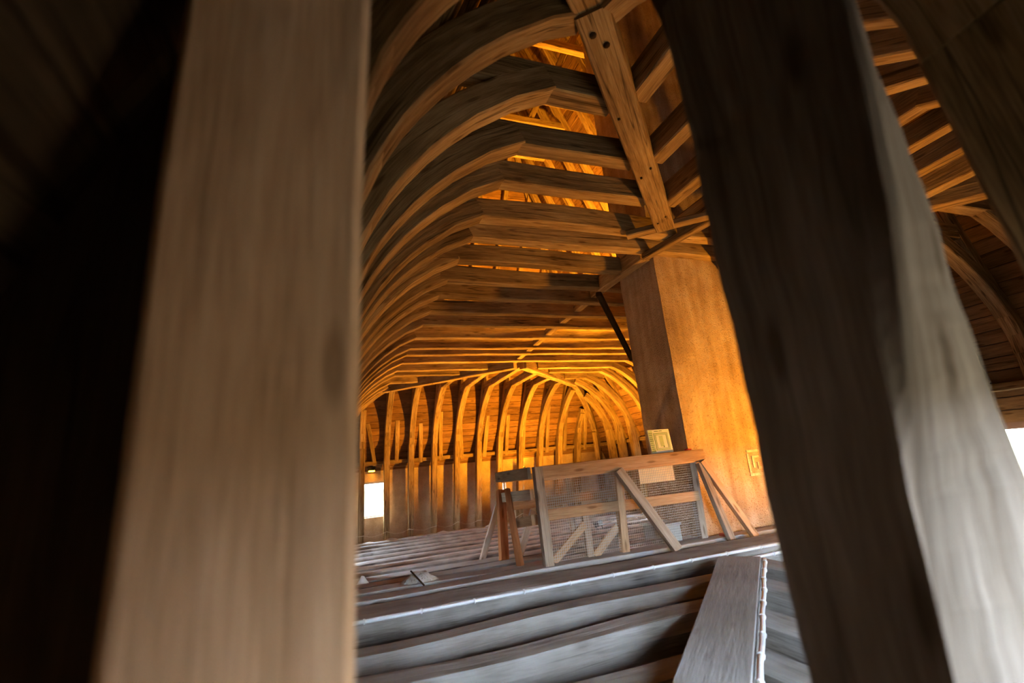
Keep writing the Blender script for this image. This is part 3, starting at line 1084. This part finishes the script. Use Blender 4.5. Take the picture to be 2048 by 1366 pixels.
def lump(name, c, sx, sy, sz, mat, seed):
    r = random.Random(seed)
    verts, faces = [c + Vector((0, 0, sz))], []
    rings, seg = 4, 14
    for i in range(1, rings + 1):
        for k in range(seg):
            a = k * 2 * math.pi / seg
            f = i / rings
            j = 1 + r.uniform(-0.18, 0.18)
            verts.append(c + Vector((sx * f * math.cos(a) * j, sy * f * math.sin(a) * j, sz * (1 - f ** 1.5) * (1 + r.uniform(-0.2, 0.2)))))
    for k in range(seg):
        faces.append((0, 1 + k, 1 + (k + 1) % seg))
    for i in range(rings - 1):
        for k in range(seg):
            a = 1 + i * seg + k
            b = 1 + i * seg + (k + 1) % seg
            faces.append((a, a + seg, b + seg, b))
    faces.append(tuple(1 + (rings - 1) * seg + k for k in range(seg))[::-1])
    return link(name, verts, faces, mat, smooth=True)


o = lump('dust_heap', P(0.30, 1.98, -0.405), 0.22, 0.14, 0.13, DUST, 2)
tag(o, 'small heap of pale plaster dust on the walkway', 'dust heap')
o = tube('stick', [P(0.265, 1.96, -0.345), P(0.305, 1.91, -0.392)], 0.008, DARK_SHADE)
tag(o, 'thin dark stick leaning on the dust heap', 'stick')
o = lump('rag', P(0.105, 2.20, -0.415), 0.07, 0.05, 0.10, RAG, 4)
tag(o, 'crumpled white rag on the walkway beside the left post', 'rag')
for i, x in enumerate((0.36, 0.62, 0.95, 1.24, 1.52, 1.86, 2.1)):
    o = lump('mortar_bed', P(x, 6.20, FLOOR_FAR - 0.01), 0.20, 0.14, 0.035 + 0.03 * (i % 2), DUST, 20 + i)
    tag(o, 'pale mortar lump at the foot of the far wall, %s from the left' % ORD[i], 'mortar', 'mortar lumps at the far wall')
sp = []
for i in range(30):
    x = 0.05 + i * 0.085
    ph = (x - 0.262) / 0.287
    sp.append(P(x, 6.06, -0.60 - 0.045 * abs(math.sin(ph * math.pi))))
o = tube('string', sp, 0.006, ROPE)
tag(o, 'pale string looped along the feet of the far ribs', 'string')


# ------------------------------------------------------------------ lamps
def flood(loc, target, energy, label, angle=130, blend=0.6, size=0.10, fixture=True):
    p, tg = P(*loc), P(*target)
    d = (tg - p).normalized()
    rot = d.to_track_quat('-Z', 'Y').to_matrix().to_4x4()
    e = bpy.data.objects.new('flood_lamp', None)
    C.objects.link(e)
    e.matrix_world = Matrix.Translation(p) @ rot
    tag(e, label, 'lamp', 'orange flood lamps')
    multibox('housing', [((-0.10, -0.07, 0.0), (0.10, 0.07, 0.10)), ((-0.11, -0.08, -0.02), (-0.10, 0.08, 0.0)), ((0.10, -0.08, -0.02), (0.11, 0.08, 0.0)),
                         ((-0.11, 0.07, -0.02), (0.11, 0.08, 0.0)), ((-0.11, -0.08, -0.02), (0.11, -0.07, 0.0))], BLACK, e)
    multibox('lens', [((-0.095, -0.065, -0.008), (0.095, 0.065, -0.001))], lens_mat, e)
    multibox('bracket', [((-0.125, -0.012, 0.0), (-0.112, 0.012, 0.16)), ((0.112, -0.012, 0.0), (0.125, 0.012, 0.16)), ((-0.125, -0.012, 0.16), (0.125, 0.012, 0.172))], BLACK, e)
    ld = bpy.data.lights.new('flood_light', 'SPOT')
    ld.energy = energy
    ld.color = LAMP
    ld.spot_size = math.radians(angle)
    ld.spot_blend = blend
    ld.shadow_soft_size = size
    lo = bpy.data.objects.new('flood_light', ld)
    C.objects.link(lo)
    lo.parent = e
    lo.location = (0, 0, -0.05)
    return e


flood((2.25, 1.18, -0.32), (1.80, 1.72, 0.70), 850, 'orange flood lamp on the floor before the chimney, hidden by the right post', 145, 0.8)
flood((2.45, 4.45, -0.62), (2.25, 4.85, 0.60), 6000, 'orange flood lamp on the far floor, aimed up at the hip ribs', 140, 0.6)
flood((0.85, 2.80, -0.66), (0.98, 2.78, 0.3), 110, 'added orange fill lamp, unseen on the far floor, brightening the chimney left face', 130, 0.6)  # added fill light, out of sight, for the chimney's left face
flood((2.55, 2.95, 1.14), (1.9, 3.6, 3.2), 7500, 'orange flood lamp standing on the collars behind the chimney', 160, 0.6)
flood((2.42, 6.33, -0.03), (2.42, 6.25, 0.6), 40, 'orange flood lamp on the far wall behind the railing corner', 150, 0.6)
flood((0.42, 6.36, 0.10), (0.42, 6.2, -0.3), 12, 'small flood lamp above the bright far window', 150, 0.6)
